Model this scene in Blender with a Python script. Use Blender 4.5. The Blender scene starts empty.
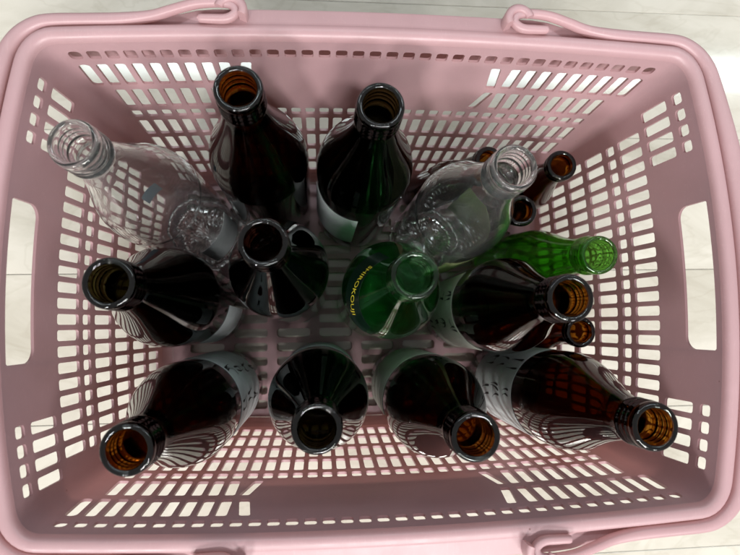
import bpy, bmesh, math, random
from mathutils import Vector, Matrix

random.seed(7)
MM = 0.001
ZA = 262.0            # height of the top hole row above the room floor, mm (all basket z values are relative to it)

scene = bpy.context.scene
col = scene.collection

# ------------------------------------------------------------------ camera
cam_d = bpy.data.cameras.new('camera')
cam = bpy.data.objects.new('camera', cam_d)
col.objects.link(cam)
cam_d.sensor_width = 36.0
cam_d.lens = 544.47 / 740.0 * 36.0
cam_d.clip_start = 0.01
cam_d.clip_end = 100.0
_m = Matrix(((0.9959, 0.0084, -0.0899), (-0.0161, 0.9963, -0.0848), (0.0889, 0.0859, 0.9923)))
cam.matrix_world = Matrix.Translation((-0.0400, -0.0310, (370.78 + ZA) * MM)) @ _m.to_4x4()
scene.camera = cam
cam_d.dof.use_dof = True
cam_d.dof.focus_distance = 0.43
cam_d.dof.aperture_fstop = 9.0

# ------------------------------------------------------------------ world, lamps, exposure
world = bpy.data.worlds.new('World')
scene.world = world
world.use_nodes = True
bg = world.node_tree.nodes['Background']
bg.inputs['Color'].default_value = (1.0, 0.985, 0.97, 1)
bg.inputs['Strength'].default_value = 0.42

def area_lamp(name, loc, target, sx, sy, power, color):
    d = bpy.data.lights.new(name, 'AREA')
    d.shape = 'RECTANGLE'
    d.size, d.size_y = sx, sy
    d.energy = power
    d.color = color
    o = bpy.data.objects.new(name, d)
    col.objects.link(o)
    o.location = loc
    o.rotation_euler = (Vector(target) - Vector(loc)).to_track_quat('-Z', 'Y').to_euler()
    return o

# long ceiling strip beyond the basket (its mirror image shows on the glossy floor) and lamps behind the viewer, plus an added top fill
strip = area_lamp('added_top_lamp', (0.62, 1.425, 2.30), (0.62, 1.425, 0.0), 3.90, 0.20, 42, (0.86, 0.98, 1.0))
area_lamp('added_top_lamp', (1.90, -3.00, 2.45), (0, 0, 0.2), 0.60, 0.35, 40, (1.0, 0.975, 0.93))
area_lamp('added_top_lamp', (0.50, -3.10, 2.45), (0, 0, 0.2), 0.60, 0.35, 58, (1.0, 0.975, 0.93))
area_lamp('added_top_lamp', (-1.50, -3.00, 2.45), (0, 0, 0.2), 0.60, 0.35, 112, (1.0, 0.975, 0.93))
area_lamp('added_top_lamp', (0.30, -1.70, 2.45), (0, 0, 0.2), 1.20, 0.30, 60, (1.0, 0.98, 0.95))  # fill lamp added to brighten the rim and basket floor from above

scene.view_settings.view_transform = 'Standard'
scene.view_settings.look = 'None'
scene.view_settings.gamma = 1.0
scene.view_settings.exposure = 0.04
scene.view_settings.use_curve_mapping = False
scene.render.engine = 'CYCLES'
cy = scene.cycles
cy.use_denoising = True
cy.max_bounces = 24
cy.transmission_bounces = 20
cy.glossy_bounces = 8
cy.diffuse_bounces = 5
cy.transparent_max_bounces = 16
cy.sample_clamp_indirect = 24.0
cy.blur_glossy = 0.5
cy.caustics_refractive = True
cy.caustics_reflective = True

# ------------------------------------------------------------------ materials
def new_mat(name):
    m = bpy.data.materials.new(name)
    m.use_nodes = True
    nt = m.node_tree
    return m, nt, nt.nodes['Principled BSDF'], nt.nodes['Material Output']

def N(nt, kind, **kw):
    n = nt.nodes.new(kind)
    for k, v in kw.items():
        setattr(n, k, v)
    return n

def ramp(nt, stops):
    r = N(nt, 'ShaderNodeValToRGB')
    e = r.color_ramp.elements
    while len(e) < len(stops):
        e.new(0.5)
    for el, (p, c) in zip(e, stops):
        el.position = p
        el.color = (c[0], c[1], c[2], 1)
    return r

def coords(nt, kind='Object', scale=1.0):
    t = N(nt, 'ShaderNodeTexCoord')
    mp = N(nt, 'ShaderNodeMapping')
    s = scale if isinstance(scale, tuple) else (scale,) * 3
    mp.inputs['Scale'].default_value = s
    nt.links.new(t.outputs[kind], mp.inputs['Vector'])
    return mp.outputs['Vector']

def plastic():
    m, nt, b, out = new_mat('pink_plastic')
    L = nt.links.new
    v = coords(nt)
    n1 = N(nt, 'ShaderNodeTexNoise')
    n1.inputs['Scale'].default_value = 14
    n1.inputs['Detail'].default_value = 6
    L(v, n1.inputs['Vector'])
    r1 = ramp(nt, [(0.3, (0.448, 0.298, 0.326)), (0.7, (0.488, 0.326, 0.355))])
    L(n1.outputs['Fac'], r1.inputs['Fac'])
    # small dark specks of dirt and moulding marks
    vo = N(nt, 'ShaderNodeTexVoronoi')
    vo.inputs['Scale'].default_value = 42
    L(v, vo.inputs['Vector'])
    sp = N(nt, 'ShaderNodeMath', operation='LESS_THAN')
    L(vo.outputs['Distance'], sp.inputs[0])
    sp.inputs[1].default_value = 0.032
    sel = N(nt, 'ShaderNodeSeparateColor')
    L(vo.outputs['Color'], sel.inputs['Color'])
    sg = N(nt, 'ShaderNodeMath', operation='GREATER_THAN')
    L(sel.outputs['Red'], sg.inputs[0])
    sg.inputs[1].default_value = 0.72
    mu = N(nt, 'ShaderNodeMath', operation='MULTIPLY')
    L(sp.outputs[0], mu.inputs[0]); L(sg.outputs[0], mu.inputs[1])
    mx = N(nt, 'ShaderNodeMix', data_type='RGBA')
    L(mu.outputs[0], mx.inputs['Factor'])
    L(r1.outputs['Color'], mx.inputs['A'])
    mx.inputs['B'].default_value = (0.20, 0.10, 0.10, 1)
    # greyish grime film and fine pale scratches
    ng = N(nt, 'ShaderNodeTexNoise')
    ng.inputs['Scale'].default_value = 9
    ng.inputs['Detail'].default_value = 10
    ng.inputs['Roughness'].default_value = 0.7
    L(v, ng.inputs['Vector'])
    rg = ramp(nt, [(0.40, (0, 0, 0)), (0.70, (0.5, 0.5, 0.5))])
    L(ng.outputs['Fac'], rg.inputs['Fac'])
    mg = N(nt, 'ShaderNodeMix', data_type='RGBA')
    L(rg.outputs['Color'], mg.inputs['Factor'])
    L(mx.outputs['Result'], mg.inputs['A'])
    mg.inputs['B'].default_value = (0.37, 0.255, 0.27, 1)
    vs_ = coords(nt, 'Object', (160, 22, 60))
    nsx = N(nt, 'ShaderNodeTexNoise')
    nsx.inputs['Scale'].default_value = 1.0
    nsx.inputs['Detail'].default_value = 3
    nsx.inputs['Distortion'].default_value = 2.0
    L(vs_, nsx.inputs['Vector'])
    rs = ramp(nt, [(0.493, (0, 0, 0)), (0.5, (0.5, 0.5, 0.5)), (0.507, (0, 0, 0))])
    L(nsx.outputs['Fac'], rs.inputs['Fac'])
    mk = N(nt, 'ShaderNodeMath', operation='MULTIPLY')
    L(rs.outputs['Color'], mk.inputs[0]); L(n1.outputs['Fac'], mk.inputs[1])
    mz = N(nt, 'ShaderNodeMix', data_type='RGBA')
    L(mk.outputs[0], mz.inputs['Factor'])
    L(mg.outputs['Result'], mz.inputs['A'])
    mz.inputs['B'].default_value = (0.66, 0.50, 0.52, 1)
    mx = mz
    L(mx.outputs['Result'], b.inputs['Base Color'])
    n2 = N(nt, 'ShaderNodeTexNoise')
    n2.inputs['Scale'].default_value = 60
    n2.inputs['Detail'].default_value = 8
    L(v, n2.inputs['Vector'])
    r2 = ramp(nt, [(0.3, (0.30, 0.30, 0.30)), (0.75, (0.48, 0.48, 0.48))])
    L(n2.outputs['Fac'], r2.inputs['Fac'])
    L(r2.outputs['Color'], b.inputs['Roughness'])
    n3 = N(nt, 'ShaderNodeTexNoise')
    n3.inputs['Scale'].default_value = 900
    L(v, n3.inputs['Vector'])
    bp = N(nt, 'ShaderNodeBump')
    bp.inputs['Strength'].default_value = 0.05
    bp.inputs['Distance'].default_value = 0.0006
    L(n3.outputs['Fac'], bp.inputs['Height'])
    L(bp.outputs['Normal'], b.inputs['Normal'])
    tr = N(nt, 'ShaderNodeBsdfTranslucent')
    tr.inputs['Color'].default_value = (0.84, 0.54, 0.50, 1)
    ms = N(nt, 'ShaderNodeMixShader')
    ms.inputs['Fac'].default_value = 0.32
    L(b.outputs['BSDF'], ms.inputs[1]); L(tr.outputs['BSDF'], ms.inputs[2])
    L(ms.outputs['Shader'], out.inputs['Surface'])
    return m

def glass(name, color, rough=0.0, wave=0.10):
    m, nt, b, out = new_mat(name)
    b.inputs['Base Color'].default_value = (*color, 1)
    b.inputs['Transmission Weight'].default_value = 1.0
    b.inputs['IOR'].default_value = 1.5
    b.inputs['Roughness'].default_value = rough
    L = nt.links.new
    v = coords(nt)
    n = N(nt, 'ShaderNodeTexNoise')
    n.inputs['Scale'].default_value = 24
    n.inputs['Detail'].default_value = 1
    L(v, n.inputs['Vector'])
    bp = N(nt, 'ShaderNodeBump')
    bp.inputs['Strength'].default_value = wave
    bp.inputs['Distance'].default_value = 0.0012
    L(n.outputs['Fac'], bp.inputs['Height'])
    L(bp.outputs['Normal'], b.inputs['Normal'])
    return m

def paper(name, color):
    m, nt, b, out = new_mat(name)
    L = nt.links.new
    v = coords(nt)
    n = N(nt, 'ShaderNodeTexNoise')
    n.inputs['Scale'].default_value = 90
    n.inputs['Detail'].default_value = 8
    L(v, n.inputs['Vector'])
    r = ramp(nt, [(0.3, [c * 0.86 for c in color]), (0.7, color)])
    L(n.outputs['Fac'], r.inputs['Fac'])
    L(r.outputs['Color'], b.inputs['Base Color'])
    b.inputs['Roughness'].default_value = 0.55
    return m

def flat(name, color, rough=0.5):
    m, nt, b, out = new_mat(name)
    b.inputs['Base Color'].default_value = (*color, 1)
    b.inputs['Roughness'].default_value = rough
    return m

def plank_mat(name, base, vein, warm):
    m, nt, b, out = new_mat(name)
    L = nt.links.new
    oi = N(nt, 'ShaderNodeObjectInfo')
    t = N(nt, 'ShaderNodeTexCoord')
    off = N(nt, 'ShaderNodeVectorMath', operation='MULTIPLY_ADD')
    mp = N(nt, 'ShaderNodeMapping')
    mp.inputs['Scale'].default_value = (3.2, 7.0, 7.0)
    L(t.outputs['Object'], mp.inputs['Vector'])
    L(mp.outputs['Vector'], off.inputs[0])
    off.inputs[1].default_value = (1, 1, 1)
    cv = N(nt, 'ShaderNodeCombineXYZ')
    mul = N(nt, 'ShaderNodeMath', operation='MULTIPLY')
    L(oi.outputs['Random'], mul.inputs[0]); mul.inputs[1].default_value = 40
    L(mul.outputs[0], cv.inputs['X']); L(mul.outputs[0], cv.inputs['Z'])
    L(cv.outputs[0], off.inputs[2])
    n1 = N(nt, 'ShaderNodeTexNoise')
    n1.inputs['Scale'].default_value = 1.3
    n1.inputs['Detail'].default_value = 9
    n1.inputs['Roughness'].default_value = 0.62
    n1.inputs['Distortion'].default_value = 0.9
    L(off.outputs[0], n1.inputs['Vector'])
    r1 = ramp(nt, [(0.34, vein), (0.47, warm), (0.60, base)])
    L(n1.outputs['Fac'], r1.inputs['Fac'])
    # thin darker veins
    n2 = N(nt, 'ShaderNodeTexNoise')
    n2.inputs['Scale'].default_value = 2.2
    n2.inputs['Detail'].default_value = 5
    n2.inputs['Distortion'].default_value = 1.6
    L(off.outputs[0], n2.inputs['Vector'])
    r2 = ramp(nt, [(0.47, (1, 1, 1)), (0.50, (0.80, 0.78, 0.74)), (0.53, (1, 1, 1))])
    L(n2.outputs['Fac'], r2.inputs['Fac'])
    mx = N(nt, 'ShaderNodeMix', data_type='RGBA', blend_type='MULTIPLY')
    mx.inputs['Factor'].default_value = 0.35
    L(r1.outputs['Color'], mx.inputs['A']); L(r2.outputs['Color'], mx.inputs['B'])
    L(mx.outputs['Result'], b.inputs['Base Color'])
    b.inputs['Roughness'].default_value = 0.09
    bp = N(nt, 'ShaderNodeBump')
    bp.inputs['Strength'].default_value = 0.03
    bp.inputs['Distance'].default_value = 0.0005
    L(n1.outputs['Fac'], bp.inputs['Height'])
    L(bp.outputs['Normal'], b.inputs['Normal'])
    return m

PINK = plastic()
def deep_glass(name, density, absorb):
    """coloured through its thickness: thin walls glow, thick ones go nearly black"""
    m = glass(name, (1, 1, 1))
    nt = m.node_tree
    va = N(nt, 'ShaderNodeVolumeAbsorption')
    va.inputs['Color'].default_value = (*absorb, 1)
    va.inputs['Density'].default_value = density
    nt.links.new(va.outputs['Volume'], nt.nodes['Material Output'].inputs['Volume'])
    return m
G_AMBER = deep_glass('amber_glass', 1000, (0.735, 0.53, 0.05))
G_BROWN = deep_glass('brown_glass', 1100, (0.71, 0.49, 0.04))
G_OLIVE = deep_glass('olive_black_glass', 1000, (0.42, 0.39, 0.15))
G_SMALL = deep_glass('dark_amber_glass', 1500, (0.725, 0.50, 0.03))
G_BLACK = deep_glass('smoke_brown_glass', 1000, (0.55, 0.34, 0.25))
G_DGREEN = deep_glass('dark_green_brown_glass', 1000, (0.705, 0.50, 0.10))
G_GREEN = glass('bottle_green_glass', (0.30, 0.74, 0.38))
G_LIME = glass('bright_green_glass', (0.17, 0.56, 0.07))
G_CLEAR = glass('clear_glass', (0.99, 0.995, 0.995), wave=0.30)
_va = N(G_CLEAR.node_tree, 'ShaderNodeVolumeAbsorption')
_va.inputs['Color'].default_value = (0.40, 0.62, 0.62, 1); _va.inputs['Density'].default_value = 9
G_CLEAR.node_tree.links.new(_va.outputs['Volume'], G_CLEAR.node_tree.nodes['Material Output'].inputs['Volume'])
def diffuse_mix(m, fac, color):  # blends a small pale diffuse share into the glass
    nt = m.node_tree
    d = N(nt, 'ShaderNodeBsdfDiffuse'); d.inputs['Color'].default_value = (*color, 1)
    ms = N(nt, 'ShaderNodeMixShader'); ms.inputs['Fac'].default_value = fac
    nt.links.new(nt.nodes['Principled BSDF'].outputs['BSDF'], ms.inputs[1]); nt.links.new(d.outputs['BSDF'], ms.inputs[2])
    nt.links.new(ms.outputs['Shader'], nt.nodes['Material Output'].inputs['Surface'])
diffuse_mix(G_CLEAR, 0.013, (0.80, 0.82, 0.82))
def straight_through(m, fac, color):
    """part of the light goes straight through thin container glass"""
    nt = m.node_tree
    out = nt.nodes['Material Output']
    src = out.inputs['Surface'].links[0].from_socket
    t = N(nt, 'ShaderNodeBsdfTransparent'); t.inputs['Color'].default_value = (*color, 1)
    ms = N(nt, 'ShaderNodeMixShader'); ms.inputs['Fac'].default_value = fac
    nt.links.new(src, ms.inputs[1]); nt.links.new(t.outputs['BSDF'], ms.inputs[2]); nt.links.new(ms.outputs['Shader'], out.inputs['Surface'])
straight_through(G_GREEN, 0.16, (0.52, 0.86, 0.60))
straight_through(G_LIME, 0.12, (0.55, 0.86, 0.36))
LABEL_W = paper('white_label_paper', (0.62, 0.68, 0.70))
LABEL_C = paper('cream_label_paper', (0.54, 0.57, 0.50))
LABEL_LEAF = paper('pale_green_label_paper', (0.66, 0.72, 0.36))
LABEL_DARK = flat('black_green_label', (0.004, 0.014, 0.008), 0.25)
PATCH_BLUE = paper('blue_grey_patch_mat', (0.55, 0.66, 0.72))  # pale blue-grey, made partly translucent below
_nt = PATCH_BLUE.node_tree
_tr = N(_nt, 'ShaderNodeBsdfTranslucent'); _tr.inputs['Color'].default_value = (0.62, 0.76, 0.84, 1)
_ms = N(_nt, 'ShaderNodeMixShader'); _ms.inputs['Fac'].default_value = 0.7
_nt.links.new(_nt.nodes['Principled BSDF'].outputs['BSDF'], _ms.inputs[1]); _nt.links.new(_tr.outputs['BSDF'], _ms.inputs[2])
_nt.links.new(_ms.outputs['Shader'], _nt.nodes['Material Output'].inputs['Surface'])
INK = flat('black_ink', (0.012, 0.012, 0.014), 0.6)
YELLOW = flat('yellow_print', (0.75, 0.62, 0.04), 0.5)
FLOOR = plank_mat('marbled_vinyl_plank', (0.51, 0.485, 0.43), (0.375, 0.35, 0.295), (0.45, 0.425, 0.37))
SUBFLOOR = flat('dark_joint', (0.22, 0.20, 0.17), 0.9)

# ------------------------------------------------------------------ helpers
def mesh_obj(name, verts, faces, mat, parent=None, smooth=30.0):
    me = bpy.data.meshes.new(name)
    me.from_pydata([tuple(v) for v in verts], [], faces)
    me.validate()
    bm = bmesh.new(); bm.from_mesh(me)
    bmesh.ops.recalc_face_normals(bm, faces=bm.faces)
    bm.to_mesh(me); bm.free()
    me.materials.append(mat)
    if smooth:
        for p in me.polygons:
            p.use_smooth = True
        me.set_sharp_from_angle(angle=math.radians(smooth))
    o = bpy.data.objects.new(name, me)
    col.objects.link(o)
    if parent:
        o.parent = parent
    return o

def tag(o, label=None, cat=None, group=None, kind=None):
    if label: o['label'] = label
    if cat: o['category'] = cat
    if group: o['group'] = group
    if kind: o['kind'] = kind
    return o

def empty(name, loc):
    o = bpy.data.objects.new(name, None)
    o.empty_display_size = 0.02
    col.objects.link(o)
    o.location = loc
    return o

def W(p):                      # basket millimetres -> world metres
    return Vector((p[0] * MM, p[1] * MM, (p[2] + ZA) * MM))

# ------------------------------------------------------------------ room floor: planks on a dark underlay
sub = mesh_obj('floor', [(-4, -4, -0.006), (4, -4, -0.006), (4, 4, -0.006), (-4, 4, -0.006)], [(0, 1, 2, 3)], SUBFLOOR, smooth=0)
tag(sub, kind='structure')

def plank_mesh(lx, ly):
    g, bv, t = 0.0003, 0.0006, 0.004
    vs, fs = [], []
    x0, x1, y0, y1 = -lx / 2 + g, lx / 2 - g, -ly / 2 + g, ly / 2 - g
    for (ins, z) in ((0, -t), (0, -bv * 0.6), (bv, 0)):
        vs += [(x0 + ins, y0 + ins, z), (x1 - ins, y0 + ins, z), (x1 - ins, y1 - ins, z), (x0 + ins, y1 - ins, z)]
    for k in (0, 4):
        for i in range(4):
            j = (i + 1) % 4
            fs.append((k + i, k + j, k + 4 + j, k + 4 + i))
    fs.append((8, 9, 10, 11))
    return vs, fs

PW, PL = 0.1655, 1.24
pv, pf = plank_mesh(PL, PW)
first = None
for r in range(-9, 11):
    yc = 0.030 + PW * (r + 0.5)
    sh = [0.05, 0.62, -0.22, 0.34][r % 4] if not (-3 <= r <= 2) else [0.04, -0.08, 0.02][r % 3]
    for k in (-2, -1, 0, 1, 2):
        if first is None:
            first = mesh_obj('floor_plank', pv, pf, FLOOR, sub, smooth=0)
            o = first
        else:
            o = first.copy(); col.objects.link(o); o.parent = sub
        o.location = (sh + k * PL, yc, 0.0)

# ------------------------------------------------------------------ basket
basket = empty('shopping_basket', (0, 0, 0))
tag(basket, 'pink plastic shopping basket with slotted walls holding all the glass bottles', 'basket')

PX, PY = 12.0, 12.0
def lerp(a, b, t): return a + (b - a) * t
def gx(z):
    return 1.0 if z > -165 else lerp(1.0, 0.4, (-165 - z) / 90.0)
def off_long(z): return 0.0675 * z if z < 0 else 0.10 * z
def off_end(z): return 0.098 * z if z < 0 else 0.10 * z
def bow_end(z): return 12.35 if z >= 0 else 12.35 + 8.4 * z / 251.0
def pt_long(X, z, s):
    a = abs(X)
    if a > 186: a = 186 + (a - 186) * gx(z)
    x = math.copysign(a, X)
    y = 152.9 + 6.25 * (1 - (x / 204.0) ** 2) + off_long(z)
    return (x, s * y, z)
def pt_end(Y, z, s):
    a = abs(Y)
    if a > 126: a = 126 + (a - 126) * gx(z)
    y = math.copysign(a, Y)
    b = bow_end(z)
    x = 224.8 + 12.35 - b + b * (1 - (y / 131.0) ** 2) + off_end(z) - (12.35 - b)
    x = 224.8 + b * (1 - (y / 131.0) ** 2) + off_end(z) + (12.35 - b)
    return (s * x, y, z)

XE, YE = 17.5 * PX, 11.5 * PY
NC = 8
def pt_corner(t, z, sx, sy):
    """t 0..1 from the end of the long wall to the end of the end wall"""
    a = Vector(pt_long(XE, z, 1)); b = Vector(pt_end(YE, z, 1))
    a2 = Vector(pt_long(XE - 3, z, 1)); b2 = Vector(pt_end(YE - 3, z, 1))
    ta = (a - a2).normalized(); tb = (b2 - b).normalized()
    d = (b - a).length * 1.15
    h0 = 2*t**3 - 3*t**2 + 1; h1 = t**3 - 2*t**2 + t; h2 = -2*t**3 + 3*t**2; h3 = t**3 - t**2
    p = a * h0 + ta * d * h1 + b * h2 + tb * d * h3
    return (sx * p.x, sy * p.y, z)

class Shell:
    def __init__(self):
        self.v, self.f, self.k = [], [], {}
    def vid(self, p):
        key = (round(p[0], 2), round(p[1], 2), round(p[2], 2))
        i = self.k.get(key)
        if i is None:
            i = len(self.v); self.k[key] = i; self.v.append(p)
        return i
    def face(self, pts):
        ids = []
        for p in pts:
            i = self.vid(p)
            if i not in ids: ids.append(i)
        if len(ids) >= 3: self.f.append(ids)
    def cell(self, P, u0, u1, v0, v1, hole=None):
        """v runs upward; hole=(a0,a1,b0,b1,r,skew_bottom,skew_top)"""
        if hole is None:
            self.face([P(u0, v0), P(u1, v0), P(u1, v1), P(u0, v1)])
            return
        a0, a1, b0, b1, r, sb, st = hole
        r = min(r, (a1 - a0) / 2 - 0.05, (b1 - b0) / 2 - 0.05)
        ns = 3
        def H(u, v):
            k = (v - b0) / (b1 - b0)
            return P(u + lerp(sb, st, k), v)
        corners = [((u0, v0), (a0 + r, b0 + r), 180), ((u1, v0), (a1 - r, b0 + r), 270),
                   ((u1, v1), (a1 - r, b1 - r), 0), ((u0, v1), (a0 + r, b1 - r), 90)]
        arcs = []
        for (o, c, a) in corners:
            arc = []
            for i in range(ns + 1):
                th = math.radians(a + 90.0 * i / ns)
                arc.append(H(c[0] + r * math.cos(th), c[1] + r * math.sin(th)))
            arcs.append((P(*o), arc))
        for i in range(4):
            o, arc = arcs[i]
            for k in range(ns):
                self.face([o, arc[k + 1], arc[k]])
            o2, arc2 = arcs[(i + 1) % 4]
            self.face([o, o2, arc2[0], arc[-1]])

def solid_obj(name, sh, mat, parent, thick, smooth=32, out_sign=1):
    me = bpy.data.meshes.new(name)
    me.from_pydata([tuple(W(p)) for p in sh.v], [], sh.f)
    me.validate()
    bm = bmesh.new(); bm.from_mesh(me)
    bmesh.ops.recalc_face_normals(bm, faces=bm.faces)
    sc_ = 0.0
    for f in bm.faces:
        c = f.calc_center_median()
        sc_ += f.normal.dot(Vector((c.x, c.y, 0.0))) * f.calc_area() if abs(f.normal.z) < 0.9 else f.normal.z * f.calc_area()
    if sc_ < 0: bmesh.ops.reverse_faces(bm, faces=bm.faces)
    bm.to_mesh(me); bm.free()
    tmp = bpy.data.objects.new(name, me)
    col.objects.link(tmp)
    md = tmp.modifiers.new('s', 'SOLIDIFY')
    md.thickness = thick * MM
    md.offset = out_sign
    md.use_even_offset = False
    dg = bpy.context.evaluated_depsgraph_get()
    me2 = bpy.data.meshes.new_from_object(tmp.evaluated_get(dg))
    bpy.data.objects.remove(tmp); bpy.data.meshes.remove(me)
    me2.name = name
    me2.materials.clear(); me2.materials.append(mat)
    for p in me2.polygons: p.use_smooth = True
    me2.set_sharp_from_angle(angle=math.radians(smooth))
    o = bpy.data.objects.new(name, me2)
    col.objects.link(o); o.parent = parent
    return o

ZTOP = 14.0
BANDS = [('top', ZTOP, 8.0), ('A', 8.0, -7.5), ('B', -7.5, -43.5), ('C', -43.5, -79.0), ('D', -79.0, -97.0),
         ('E', -97.0, -132.0), ('F', -132.0, -168.0), ('G', -168.0, -204.0), ('H', -204.0, -236.0), ('foot', -236.0, -244.0)]
HOLEZ = {'A': (5.0, -4.2), 'B': (-11.0, -40.0), 'C': (-47.0, -76.0), 'D': (-82.0, -93.5), 'E': (-100.5, -128.5),
         'F': (-136.0, -163.5), 'G': (-172.0, -200.0), 'H': (-208.0, -232.0)}
HW = {'A': 4.1, 'B': 4.0, 'C': 4.0, 'D': 4.0, 'E': 4.0, 'F': 4.0, 'G': 4.0, 'H': 4.0}

def long_hole(band, i):
    a = abs(i)
    if band in ('top', 'foot'): return None
    if band == 'A' and a > 17: return None
    if band == 'B' and (a > 17 or a < 8): return None
    if band == 'C' and (a > 16 or a < 8): return None
    if band in 'DEF' and a > 16: return None
    if band in 'GH' and a > 15: return None
    zt, zb = HOLEZ[band]
    x = i * PX
    sb = st = 0.0
    sg = 1 if i > 0 else -1
    if a == 8 and band in 'BC':
        xt, xb = (92.0, 96.0) if band == 'B' else (97.5, 89.5)
        return (-3.7, 3.7, zb, zt, 1.7, sg * xb, sg * xt)
    h = HW[band]
    return (x - h, x + h, zb, zt, 3.2 if a == 17 else 1.9, sb, st)

def end_hole(band, j):
    a = abs(j)
    if band in ('top', 'foot'): return None
    if band in 'AB' and not (8 <= a <= 11): return None
    if band in 'CDEF' and a > 10: return None
    if band in 'GH' and a > 9: return None
    zt, zb = HOLEZ[band]
    y = j * PY
    return (y - 4.0, y + 4.0, zb, zt, 2.0, 0.0, 0.0)

wall = Shell()
for s in (1, -1):
    P = lambda u, v, s=s: pt_long(u, v, s)
    for b, zt, zb in BANDS:
        for i in range(-17, 18):
            u0, u1 = (i - 0.5) * PX, (i + 0.5) * PX
            if b in 'BC' and abs(i) == 7:
                continue
            if b in 'BC' and abs(i) == 8:          # cells beside the smooth name panel: one slanted slot each
                sg = 1 if i > 0 else -1
                u0, u1 = sorted((sg * 6.5 * PX, sg * 8.5 * PX))
            wall.cell(P, u0, u1, zb, zt, long_hole(b, i))
    P = lambda u, v, s=s: pt_end(u, v, s)
    for b, zt, zb in BANDS:
        for j in range(-11, 12):
            if abs(j) <= 4 and b in ('top', 'A', 'B'):
                continue
            wall.cell(P, (j - 0.5) * PY, (j + 0.5) * PY, zb, zt, end_hole(b, j))
    # hand slot: split in strips so that the bow of the wall is kept
    y0, y1 = -4.5 * PY, 4.5 * PY
    zs0, zs1 = -19.5, 9.0
    for j in range(-4, 5):
        a0, a1 = (j - 0.5) * PY, (j + 0.5) * PY
        wall.cell(P, a0, a1, -43.5, -22.0)
        if abs(j) < 4:
            wall.cell(P, a0, a1, -22.0, zs0); wall.cell(P, a0, a1, zs1, ZTOP)
        else:
            sg = 1 if j > 0 else -1
            e = sg * 53.6                    # slot end inside this strip
            inner = sg * 3.5 * PY
            outer = sg * 4.5 * PY
            R = 9.5
            bot = [(inner, zs0)] + [(e - sg * R + sg * R * math.sin(t), zs0 + R - R * math.cos(t)) for t in [math.pi / 2 * k / 6 for k in range(7)]]
            top = [(e, zs1 - 1.2), (e - sg * 1.2, zs1), (inner, zs1)]
            path = bot + top
            corner_b = (outer, -22.0); corner_t = (outer, ZTOP)
            wall.face([P(inner, -22.0), P(*corner_b), P(*path[0])])
            for k in range(len(path) - 1):
                mid = 0.5 * (path[k][1] + path[k + 1][1])
                c = corner_b if mid < -6 else corner_t
                wall.face([P(*c), P(*path[k + 1]), P(*path[k])])
            # joining triangle between the two outer corners
            ks = [k for k in range(len(path) - 1) if 0.5 * (path[k][1] + path[k + 1][1]) >= -6][0]
            wall.face([P(*corner_b), P(*corner_t), P(*path[ks])])
            wall.face([P(inner, ZTOP), P(*corner_t), P(*path[-1])])
    for sx in (1, -1):
        for b, zt, zb in BANDS:
            for k in range(NC):
                wall.face([pt_corner(k / NC, zb, sx, s), pt_corner((k + 1) / NC, zb, sx, s), pt_corner((k + 1) / NC, zt, sx, s), pt_corner(k / NC, zt, sx, s)])

# closed outline at a level: list of (point, outward normal)
def outline(z):
    pts = []
    for i in range(-17, 18): pts.append(pt_long(i * PX, z, 1))
    pts.append(pt_long(XE, z, 1))
    for k in range(1, NC): pts.append(pt_corner(k / NC, z, 1, 1))
    pts.append(pt_end(YE, z, 1))
    for j in range(11, -12, -1): pts.append(pt_end(j * PY, z, 1))
    pts.append(pt_end(-YE, z, 1))
    for k in range(NC - 1, 0, -1): pts.append(pt_corner(k / NC, z, 1, -1))
    pts.append(pt_long(XE, z, -1))
    for i in range(17, -18, -1): pts.append(pt_long(i * PX, z, -1))
    pts.append(pt_long(-XE, z, -1))
    for k in range(1, NC): pts.append(pt_corner(k / NC, z, -1, -1))
    pts.append(pt_end(-YE, z, -1))
    for j in range(-11, 12): pts.append(pt_end(j * PY, z, -1))
    pts.append(pt_end(YE, z, -1))
    for k in range(NC - 1, 0, -1): pts.append(pt_corner(k / NC, z, -1, 1))
    pts.append(pt_long(-XE, z, 1))
    n = len(pts)
    res = []
    for i in range(n):
        a, b = Vector(pts[i - 1][:2]), Vector(pts[(i + 1) % n][:2])
        t = (b - a).normalized()
        res.append((pts[i], Vector((-t.y, t.x))))
    # smooth the normals a little so that wide offsets stay even
    for _ in range(3):
        res = [(res[i][0], (res[i - 1][1] + res[i][1] * 2 + res[(i + 1) % n][1]).normalized()) for i in range(n)]
    return res

# rounded bottom edge and low foot ring
prev = outline(-244.0)
for z, o in ((-248.5, -1.6), (-251.2, -4.6), (-252.2, -9.0)):
    cur = [((p[0] + nn.x * o, p[1] + nn.y * o, z), nn) for p, nn in outline(-244.0)]
    n = len(cur)
    for i in range(n):
        j = (i + 1) % n
        wall.face([cur[i][0], cur[j][0], prev[j][0], prev[i][0]])
    prev = cur
solid_obj('slotted_wall', wall, PINK, basket, 2.1)

# base plate with slots
base = Shell()
FX, FY, FZ = 47.5, 15.8, -252.6
def PF(u, v): return (u, v, FZ)
for a in range(-4, 4):
    for b in range(-8, 8):
        u0, u1, v0, v1 = a * FX, (a + 1) * FX, b * FY, (b + 1) * FY
        base.cell(PF, u0, u1, v0, v1, (u0 + 5.2, u1 - 5.2, v0 + 3.0, v1 - 3.0, 3.2, 0, 0))
ex, ey, bx, by = 4 * FX, 8 * FY, 203.0, 131.0
base.face([PF(-bx, -by), PF(bx, -by), PF(ex, -ey), PF(-ex, -ey)])
base.face([PF(ex, -ey), PF(bx, -by), PF(bx, by), PF(ex, ey)])
base.face([PF(ex, ey), PF(bx, by), PF(-bx, by), PF(-ex, ey)])
base.face([PF(-ex, ey), PF(-bx, by), PF(-bx, -by), PF(-ex, -ey)])
solid_obj('base_plate', base, PINK, basket, 3.4, out_sign=-1)

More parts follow.
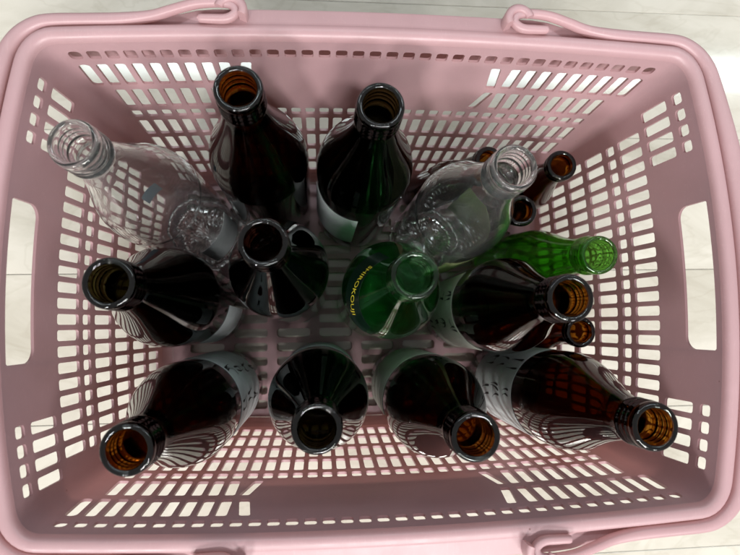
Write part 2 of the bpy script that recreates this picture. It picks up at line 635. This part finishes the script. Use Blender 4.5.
def sweep_outline(name, prof_fn, mat, z0, smooth=40):
    ol = outline(z0)
    vs, fs = [], []
    n = len(ol); m = None
    for p, nn in ol:
        pr = prof_fn(p)
        m = len(pr)
        for (o, z) in pr:
            vs.append(W((p[0] + nn.x * o, p[1] + nn.y * o, z)))
    for i in range(n):
        j = (i + 1) % n
        for k in range(m):
            l = (k + 1) % m
            fs.append((i * m + k, j * m + k, j * m + l, i * m + l))
    return mesh_obj(name, vs, fs, mat, basket, smooth)

sweep_outline('foot_ring', lambda p: [(-13, -253.5), (-9, -253.5), (-9, -261), (-10, -262), (-12, -262), (-13, -261)], PINK, -244.0)

def smoothstep(a, b, x):
    t = max(0.0, min(1.0, (x - a) / (b - a)))
    return t * t * (3 - 2 * t)

def shelf_w(p):                # width of the outer step the handle lies on
    return lerp(8.5, 15.5, smoothstep(210, 238, abs(p[0])))

def rim_prof(p):
    w = shelf_w(p)
    g = 1.0 if abs(p[0]) > 210 else smoothstep(112, 140, abs(p[0]))    # step depth: no step between the hinges
    zs = lerp(17.6, 10.5, g)
    sk = lerp(-19.0, -47.0, smoothstep(139, 147, p[1])) - 27.0 * smoothstep(139, 147, -p[1]) * (1 - smoothstep(150, 185, abs(p[0])))     # lower edge of the outer skirt
    return [(0.0, 13.7), (0.25, 15.4), (0.8, 17.0), (1.8, 18.3), (3.2, 19.1), (4.8, 19.4), (6.6, 19.3), (8.3, 19.0),
            (9.3, 18.5 - 0.2 * g), (9.9, lerp(18.2, 17.2, g)), (10.2, lerp(18.1, 14.0, g)), (10.7, lerp(18.0, 11.2, g)), (11.8, zs),
            (10.8 + w, zs - 0.2), (12.2 + w, zs - 0.8), (12.9 + w, zs - 2.4), (13.0 + w, sk), (11.1 + w, sk), (11.0 + w, zs - 3.0),
            (8.0, min(zs - 2.8, 14.0)), (3.0, 14.0), (2.0, 12.6)]
sweep_outline('rim', rim_prof, PINK, 14.0)

# ---- hinged carrying handles, folded out along the rim
def tube(name, path, mat, parent, nseg=14, power=2.6, caps=True, smooth=50):
    """path: list of (pos mm, half width, half height)"""
    pts = [Vector(p[0]) for p in path]
    n = len(pts)
    vs, fs = [], []
    for i in range(n):
        a = pts[max(0, i - 1)]; b = pts[min(n - 1, i + 1)]
        t = (b - a).normalized()
        side = Vector((t.y, -t.x, 0))
        side = side.normalized() if side.length > 1e-4 else Vector((1, 0, 0))
        up = side.cross(t).normalized()
        hw, hh = path[i][1], path[i][2]
        for k in range(nseg):
            th = 2 * math.pi * k / nseg
            c, s_ = math.cos(th), math.sin(th)
            cx = math.copysign(abs(c) ** (2 / power), c); sx = math.copysign(abs(s_) ** (2 / power), s_)
            vs.append(W(pts[i] + side * hw * cx + up * hh * sx))
    for i in range(n - 1):
        for k in range(nseg):
            l = (k + 1) % nseg
            fs.append((i * nseg + k, i * nseg + l, (i + 1) * nseg + l, (i + 1) * nseg + k))
    if caps:
        fs.append(tuple(range(nseg)))
        fs.append(tuple((n - 1) * nseg + k for k in range(nseg)))
    return mesh_obj(name, vs, fs, mat, parent, smooth)

def catmull(keys, per=6):
    out = []
    n = len(keys)
    for i in range(n - 1):
        p0, p1, p2, p3 = keys[max(0, i - 1)], keys[i], keys[i + 1], keys[min(n - 1, i + 2)]
        for k in range(per):
            t = k / per
            def cr(a, b, c, d): return 0.5 * (2*b + (c - a)*t + (2*a - 5*b + 4*c - d)*t*t + (3*b - a - 3*c + d)*t**3)
            out.append(tuple(cr(p0[q], p1[q], p2[q], p3[q]) for q in range(len(p1))))
    out.append(tuple(keys[-1]))
    return out

HX, HY = 94.0, 173.5
def handle_path(side):
    keys = []
    def hook(sy, rev):
        k = [(HX + 24.6, sy * (HY - 3.0), 21.0, 1.5, 1.5), (HX + 23.6, sy * (HY - 3.0), 21.0, 2.5, 2.5), (HX + 16, sy * (HY - 3.2), 21.3, 2.8, 2.8), (HX + 6, sy * (HY - 3.0), 21.8, 2.9, 2.9),
             (HX + 0.5, sy * (HY + 1.0), 22.0, 2.9, 2.9), (HX + 2.5, sy * (HY + 6.0), 22.0, 2.9, 2.9), (HX + 10, sy * (HY + 8.0), 21.6, 2.9, 2.9),
             (HX + 26, sy * (HY + 7.6), 20.0, 3.0, 3.2), (HX + 42, sy * (HY + 4.6), 17.0, 3.1, 3.4), (HX + 56, sy * (HY + 1.2), 14.6, 3.3, 3.8)]
        return k if not rev else k[::-1]
    keys += hook(1, False)
    ol = outline(14.0)
    mid = [(p, nn) for p, nn in ol if p[0] > 162]
    # ol runs +y long wall -> right end -> -y long wall
    for p, nn in mid[::2]:
        w = shelf_w(p)
        e = smoothstep(200, 236, abs(p[0])) * (1 - smoothstep(60, 150, abs(p[1])) * 0.6)
        hw = lerp(4.0, 6.9, e)
        o = 11.0 + w * 0.5
        keys.append((p[0] + nn.x * o, p[1] + nn.y * o, 11.0 + lerp(4.0, 5.0, e), hw, lerp(4.0, 5.0, e)))
    keys += hook(-1, True)
    dense = catmull(keys, 4)
    return [((side * k[0], k[1], k[2]), k[3], k[4]) for k in dense]

for side, lb in ((1, 'right'), (-1, 'left')):
    h = tube('carrying_handle', handle_path(side), PINK, basket, nseg=16)

def lug_mesh(side, sy):
    vs, fs = [], []
    n = 16
    a0, a1 = 205.0, 20.0          # C-shaped strap opening towards the basket's end, seen for side=+1, sy=+1
    ri, ro = 5.6, 11.0
    for i in range(n + 1):
        t = i / n
        th = math.radians(lerp(a0, a1, t))
        top = 28.0 - 2.5 * t
        bot = 10.0 if t < 0.35 else lerp(10.0, 22.5, smoothstep(0.35, 0.7, t))
        for (r, z) in ((ri, bot), (ro, bot), (ro, top - 1.2), (ro - 1.2, top), (ri + 1.0, top), (ri, top - 1.0)):
            x = HX + 3.5 + r * math.cos(th); y = HY + 1.5 + r * math.sin(th)
            vs.append(W((side * x, sy * y, z)))
    m = 6
    for i in range(n):
        for k in range(m):
            l = (k + 1) % m
            fs.append((i * m + k, i * m + l, (i + 1) * m + l, (i + 1) * m + k))
    fs.append(tuple(range(m))); fs.append(tuple(n * m + k for k in range(m)))
    return vs, fs
for side in (1, -1):
    for sy in (1, -1):
        v, f = lug_mesh(side, sy)
        mesh_obj('hinge_lug', v, f, PINK, basket, 50)

# ------------------------------------------------------------------ bottles
def smooth_profile(keys, per=3):
    return catmull([tuple(k) for k in keys], per)

def outer_keys_large():
    body = smooth_profile([(40.0, 5.0), (40.5, 10), (40.5, 60), (40.5, 120), (40.5, 168), (40.2, 178), (38.6, 190), (35.2, 203), (30.2, 217),
                           (24.8, 232), (20.0, 247), (16.6, 260), (14.5, 270), (14.1, 275)], 3)
    neck = [(14.2, 276.0), (15.3, 276.8), (15.6, 278.0), (15.6, 279.6), (15.2, 280.6), (14.2, 281.6), (14.1, 283.6),
            (15.2, 284.6), (15.5, 285.3), (15.2, 286.0), (14.2, 287.0), (14.1, 288.4), (15.2, 289.4), (15.5, 290.1), (15.2, 290.8), (14.2, 291.8), (14.1, 293.0),
            (14.8, 294.0), (15.2, 295.2), (15.2, 297.4), (14.9, 298.8), (14.1, 299.8), (13.2, 300.0)]
    return body, neck

def lathe_profile(body, neck, inner_neck, wall, base_r, punt, scale_base=True):
    """closed section of a hollow bottle: outer base centre -> outer -> lip -> inner -> inner base centre"""
    rb = body[0][0]
    prof = [(0.0, punt), (base_r * 0.45, punt * 0.9), (base_r * 0.75, punt * 0.45), (base_r * 0.88, 0.4), (base_r * 0.95, 0.0), (rb - 1.6, 0.9), (rb - 0.4, 2.8)]
    prof += body + neck
    prof += inner_neck
    inner = []
    zs = [p for p in body if p[1] < inner_neck[-1][1] - 4]
    for r, z in reversed(zs):
        if z < 10: break
        inner.append((max(r - wall, inner_neck[-1][0]), z))
    prof += inner
    prof += [(rb - wall - 0.6, 8.5), (rb - wall - 3.0, 6.2), (base_r * 0.78, 5.6), (base_r * 0.5, punt + 4.6), (0.0, punt + 5.0)]
    return prof

def lathe(name, prof, mat, parent, seg=56, knurl=None):
    vs, fs, rings = [], [], []
    for (r, z) in prof:
        if r < 1e-6:
            rings.append([len(vs)]); vs.append((0, 0, z * MM)); continue
        ids = []
        for k in range(seg):
            th = 2 * math.pi * k / seg
            rr, zz = r, z
            if knurl and z < knurl[0] and r > knurl[1]:
                rr = r * (1 + 0.03 * math.cos(k * math.pi)); zz = z + 1.3 * math.cos(k * math.pi)
            ids.append(len(vs)); vs.append((rr * math.cos(th) * MM, rr * math.sin(th) * MM, zz * MM))
        rings.append(ids)
    for a, b in zip(rings[:-1], rings[1:]):
        if len(a) == 1:
            for k in range(seg): fs.append((a[0], b[(k + 1) % seg], b[k]))
        elif len(b) == 1:
            for k in range(seg): fs.append((a[k], a[(k + 1) % seg], b[0]))
        else:
            for k in range(seg):
                l = (k + 1) % seg
                fs.append((a[k], a[l], b[l], b[k]))
    return mesh_obj(name, vs, fs, mat, parent, smooth=60)

LB, LN = outer_keys_large()
L_IN = [(12.0, 299.8), (11.2, 299.0), (10.8, 297.0), (10.7, 292.0), (10.9, 290.5), (10.6, 287.5), (10.8, 285.5), (10.5, 281), (10.6, 272), (11.4, 266)]
LARGE = lathe_profile(LB, LN, L_IN, 3.4, 36.0, 7.0)
LARGE_THICK = lathe_profile(LB, LN, L_IN, 5.6, 36.0, 7.0)

def medium_profile():
    body = smooth_profile([(27.7, 4.0), (28.0, 8), (28.0, 60), (28.0, 112), (27.4, 124), (25.2, 138), (21.8, 154), (18.2, 172), (15.6, 190), (14.0, 206), (13.2, 218)], 3)
    neck = [(13.4, 219.0), (14.7, 219.6), (15.0, 221), (15.0, 223.5), (14.6, 224.6), (13.4, 225.4), (13.3, 226.8), (14.1, 227.8), (14.1, 228.6), (13.3, 229.6),
            (13.3, 231), (14.1, 232), (14.1, 232.8), (13.4, 234), (13.9, 235.2), (14.4, 236.4), (14.4, 239.6), (14.0, 241.2), (13.0, 242.0)]
    inn = [(11.6, 241.8), (10.9, 240.8), (10.5, 238), (10.4, 232), (10.7, 230.5), (10.3, 228), (10.2, 216), (10.6, 212)]
    return lathe_profile(body, neck, inn, 2.8, 25.0, 5.0)

def small_profile(r, L):
    s = r / 23.0
    body = smooth_profile([(r - 0.4, 4.0), (r, 8), (r, 40), (r, L * 0.46), (r * 0.985, L * 0.52), (r * 0.90, L * 0.585), (r * 0.76, L * 0.655), (r * 0.62, L * 0.73), (11.8, L * 0.80), (11.0, L * 0.87), (10.8, L * 0.925)], 3)
    neck = [(11.0, L - 12.4), (12.3, L - 11.6), (13.0, L - 10.4), (13.1, L - 8.4), (12.4, L - 7.0), (12.1, L - 5.8), (13.0, L - 4.8), (13.5, L - 3.6), (13.4, L - 1.6), (12.7, L - 0.4), (11.6, L)]
    inn = [(10.2, L - 0.1), (9.3, L - 0.9), (8.9, L - 2.6), (8.6, L - 8), (8.4, L * 0.90), (8.5, L * 0.86)]
    return lathe_profile(body, neck, inn, 2.6, r - 3, 4.0)

def r_at(z, body=LB):
    for (r0, z0), (r1, z1) in zip(body[:-1], body[1:]):
        if z0 <= z <= z1:
            return lerp(r0, r1, (z - z0) / max(1e-6, z1 - z0))
    return body[-1][0]

def surf_patch(name, parent, mat, a0, a1, z0, z1, body, lift=0.25, thick=0.12, na=40, nz=10, curl=0.0, slope=(0, 0)):
    """a label: a thin shell that follows the bottle's own surface; angles in degrees, bottle axes"""
    vs, fs = [], []
    for layer in (0, 1):
        for iz in range(nz + 1):
            for ia in range(na + 1):
                z = lerp(z0, z1, iz / nz) + lerp(slope[0], slope[1], ia / na)
                a = math.radians(lerp(a0, a1, ia / na))
                edge = min(ia, na - ia) / na
                r = r_at(z, body) + lift + (thick if layer else 0) + curl * max(0, 0.06 - edge) * 20
                vs.append((r * math.cos(a) * MM, r * math.sin(a) * MM, z * MM))
    w = na + 1; q = w * (nz + 1)
    for iz in range(nz):
        for ia in range(na):
            a = iz * w + ia
            fs.append((a, a + w, a + w + 1, a + 1)); fs.append((q + a, q + a + 1, q + a + w + 1, q + a + w))
    for ia in range(na):
        a = ia; fs.append((a, a + 1, q + a + 1, q + a)); a = nz * w + ia; fs.append((a, q + a, q + a + 1, a + 1))
    for iz in range(nz):
        a = iz * w; fs.append((a, q + a, q + a + w, a + w)); a = iz * w + na; fs.append((a, a + w, q + a + w, q + a))
    return mesh_obj(name, vs, fs, mat, parent, 40)

def brush_marks(parent, amid, z0, z1, body, cols, seed, lift=0.5, width=12.0):
    """columns of brush strokes printed on a label"""
    rnd = random.Random(seed)
    vs, fs = [], []
    def stroke(u0, z0_, u1, z1_, w0, w1, bend):
        n = 7
        du, dz = u1 - u0, z1_ - z0_
        ln = math.hypot(du, dz) or 1
        nx, nz = -dz / ln, du / ln
        st = len(vs)
        for i in range(n + 1):
            t = i / n
            u = lerp(u0, u1, t) + nx * bend * math.sin(math.pi * t); z = lerp(z0_, z1_, t) + nz * bend * math.sin(math.pi * t)
            w = lerp(w0, w1, t) * (0.35 + 0.65 * math.sin(math.pi * min(1, t * 1.4 + 0.12)))
            for sgn in (-1, 1):
                uu, zz = u + nx * w * sgn, z + nz * w * sgn
                zz = max(z0 + 0.5, min(z1 - 0.5, zz))
                r = r_at(zz, body) + lift
                a = math.radians(amid) + uu / r
                vs.append((r * math.cos(a) * MM, r * math.sin(a) * MM, zz * MM))
        for i in range(n):
            a = st + 2 * i
            fs.append((a, a + 1, a + 3, a + 2))
    for u in cols:
        z = z1 - 4
        while z > z0 + 14:
            h = rnd.uniform(24, 32)
            for _ in range(rnd.randint(2, 3)):
                uu = u + rnd.uniform(-width * 0.5, width * 0.5)
                stroke(uu, z - rnd.uniform(0, 4), uu + rnd.uniform(-5, 5), z - h + rnd.uniform(0, 7), 1.3, 0.5, rnd.uniform(-2.4, 2.4))
            if rnd.random() < 0.7:
                zz = z - rnd.uniform(4, h - 3)
                stroke(u - rnd.uniform(4, width * 0.6), zz - rnd.uniform(-1, 3), u + rnd.uniform(4, width * 0.6), zz, 1.1, 0.7, rnd.uniform(-1, 1.6))
            z -= h + 4
    return mesh_obj('lettering', vs, fs, INK, parent, 0)

def curved_text(parent, text, a_start, a_end, zc, size, body, mat, lift=0.55):
    cu = bpy.data.curves.new('lettering', 'FONT')
    cu.body = text; cu.size = 1.0; cu.shear = 0.25; cu.resolution_u = 3
    tmp = bpy.data.objects.new('lettering', cu)
    col.objects.link(tmp)
    dg = bpy.context.evaluated_depsgraph_get()
    me = bpy.data.meshes.new_from_object(tmp.evaluated_get(dg))
    bpy.data.objects.remove(tmp)
    xs = [v.co.x for v in me.vertices]; ys = [v.co.y for v in me.vertices]
    x0, x1, y0, y1 = min(xs), max(xs), min(ys), max(ys)
    for v in me.vertices:
        k = (v.co.x - x0) / (x1 - x0)
        z = lerp(zc[0], zc[1], k) + ((v.co.y - y0) / (y1 - y0) - 0.5) * size
        a = math.radians(lerp(a_start, a_end, k))
        r = r_at(z, body) + lift
        v.co = (r * math.cos(a) * MM, r * math.sin(a) * MM, z * MM)
    me.materials.clear(); me.materials.append(mat)
    o = bpy.data.objects.new('lettering', me)
    col.objects.link(o); o.parent = parent
    return o

ZB = -252.0
mesh_cache = {}
def bottle(name, label, group, base, lip, prof_key, prof, mat, knurl=None):
    b = Vector((base[0], base[1], ZB)); l = Vector(lip)
    ax = (l - b).normalized()
    root = empty(name, W(b + Vector((0, 0, 0.35))))
    root.rotation_mode = 'QUATERNION'
    root.rotation_quaternion = Vector((0, 0, 1)).rotation_difference(ax)
    tag(root, label, 'bottle', group)
    key = (prof_key, mat.name)
    if key in mesh_cache:
        g = bpy.data.objects.new('glass_body', mesh_cache[key]); col.objects.link(g); g.parent = root
    else:
        g = lathe('glass_body', prof, mat, root, knurl=knurl)
        mesh_cache[key] = g.data
    return root

BIG = 'tall bottles standing in the basket'
SMALL = 'small bottles standing in the basket'

def paper_label(root, amid, span, z0, z1, mat, seed, cols=(-20, 10), marks=True, curl=0.0):
    lab = surf_patch('label', root, mat, amid - span / 2, amid + span / 2, z0, z1, LB, curl=curl)
    if marks: brush_marks(lab, amid, z0, z1, LB, cols, seed)
    return lab

# tall bottles, from the far row to the near row
b = bottle('glass_bottle', 'colourless clear glass bottle in the far left corner of the basket', BIG, (-166, 72), (-183.7, 76.7, 47.4), 'large_k', LARGE, G_CLEAR, knurl=(9.0, 14.0))
surf_patch('label', b, LABEL_W, -60, 5, 40, 100, LB)
surf_patch('blue_grey_patch', b, PATCH_BLUE, 126, 156, 88, 110, LB)  # small blue-grey patch on the outer side of the clear bottle
b = bottle('glass_bottle', 'brown glass bottle in far row between clear bottle and black olive bottle', BIG, (-91, 101), (-88.8, 111.9, 47.8), 'large_thick', LARGE_THICK, G_BROWN)
b = bottle('glass_bottle', 'black olive glass bottle with white label at middle of the far row', BIG, (-3, 97), (-2.2, 103.1, 47.9), 'large_thick', LARGE_THICK, G_OLIVE)
paper_label(b, 225, 78, 40, 146, LABEL_W, 3, marks=False)
b = bottle('glass_bottle', 'colourless clear glass bottle with pale green label beside the small brown bottles', BIG, (79, 61), (81.1, 64.9, 48.0), 'large_k', LARGE, G_CLEAR, knurl=(9.0, 14.0))
surf_patch('label', b, LABEL_LEAF, -100, 60, 50, 140, LB)
b = bottle('glass_bottle', 'black olive glass bottle at the left end of the middle row', BIG, (-163, -9), (-161.3, -5.3, 48.0), 'large_thick', LARGE_THICK, G_OLIVE)
paper_label(b, -38, 62, 40, 124, LABEL_W, 5, marks=False)
b = bottle('glass_bottle', 'smoky black glass bottle between left olive bottle and lettered green bottle', BIG, (-73, 10), (-73.9, 18.1, 47.9), 'large_thick', LARGE_THICK, G_BLACK)
b = bottle('glass_bottle', 'green glass bottle with yellow SHIROKOUJI lettering at the basket centre', BIG, (19, -5), (16.5, -2.2, 48.0), 'large', LARGE, G_GREEN)
lab = surf_patch('shoulder_label', b, LABEL_DARK, 118, 238, 200, 228, LB, lift=0.2, nz=14, slope=(22, -28))
curved_text(lab, 'SHIROKOUJI', 147, 214, (234, 194), 9.0, LB, YELLOW)
b = bottle('glass_bottle', 'brown glass bottle in middle row with its lip above a small brown bottle', BIG, (117, -18), (113.3, -17.2, 48.0), 'large_thick', LARGE_THICK, G_AMBER)
paper_label(b, 190, 120, 38, 150, LABEL_C, 11)
b = bottle('glass_bottle', 'brown glass bottle with lettered white label in the near left corner', BIG, (-145, -97), (-149.4, -99.2, 48.0), 'large_thick', LARGE_THICK, G_BROWN)
paper_label(b, 30, 150, 38, 152, LABEL_W, 13)
b = bottle('glass_bottle', 'black green glass bottle standing upright in near row left of centre', BIG, (-42, -90), (-43.0, -91.1, 48.0), 'large_thick', LARGE_THICK, G_OLIVE)
paper_label(b, 95, 150, 38, 128, LABEL_W, 17, marks=False)
b = bottle('glass_bottle', 'dark green brown glass bottle with pale label in near row right of centre', BIG, (54, -98), (50.8, -98.9, 48.0), 'large_thick', LARGE_THICK, G_DGREEN)
paper_label(b, 130, 130, 38, 152, LABEL_C, 19, marks=False)
b = bottle('glass_bottle', 'amber glass bottle with lettered bluish label in the near right corner', BIG, (166, -97), (163.4, -96.7, 48.0), 'large_thick', LARGE_THICK, G_AMBER)
paper_label(b, 165, 150, 38, 154, LABEL_W, 23)

MED = medium_profile()
b = bottle('glass_bottle', 'slim bright green glass bottle leaning towards the right end of the basket', SMALL, (167, 40), (165.1, 16.8, -11.1), 'medium', MED, G_LIME)
for nm, lb, base, lip, r, L in (
        ('far right corner', 'small amber glass bottle tucked into the far right corner', (180, 108), (171.7, 105.2, -80.2), 23.0, 172),
        ('beside clear', 'small amber glass bottle leaning between clear bottle and bright green bottle', (138, 92), (134.7, 64.6, -82.2), 19.5, 172),
        ('below lip', 'small amber glass bottle beneath the lip of the brown middle bottle', (180, -34), (181.6, -40.9, -80.1), 23.0, 172),
        ('behind clear', 'small dark brown glass bottle leaning behind the neck of the clear bottle', (72, 120), (107.0, 108.0, -82.0), 19.5, 175)):
    bottle('small_glass_bottle', lb, SMALL, base, lip, ('small', r, L), small_profile(r, L), G_SMALL)
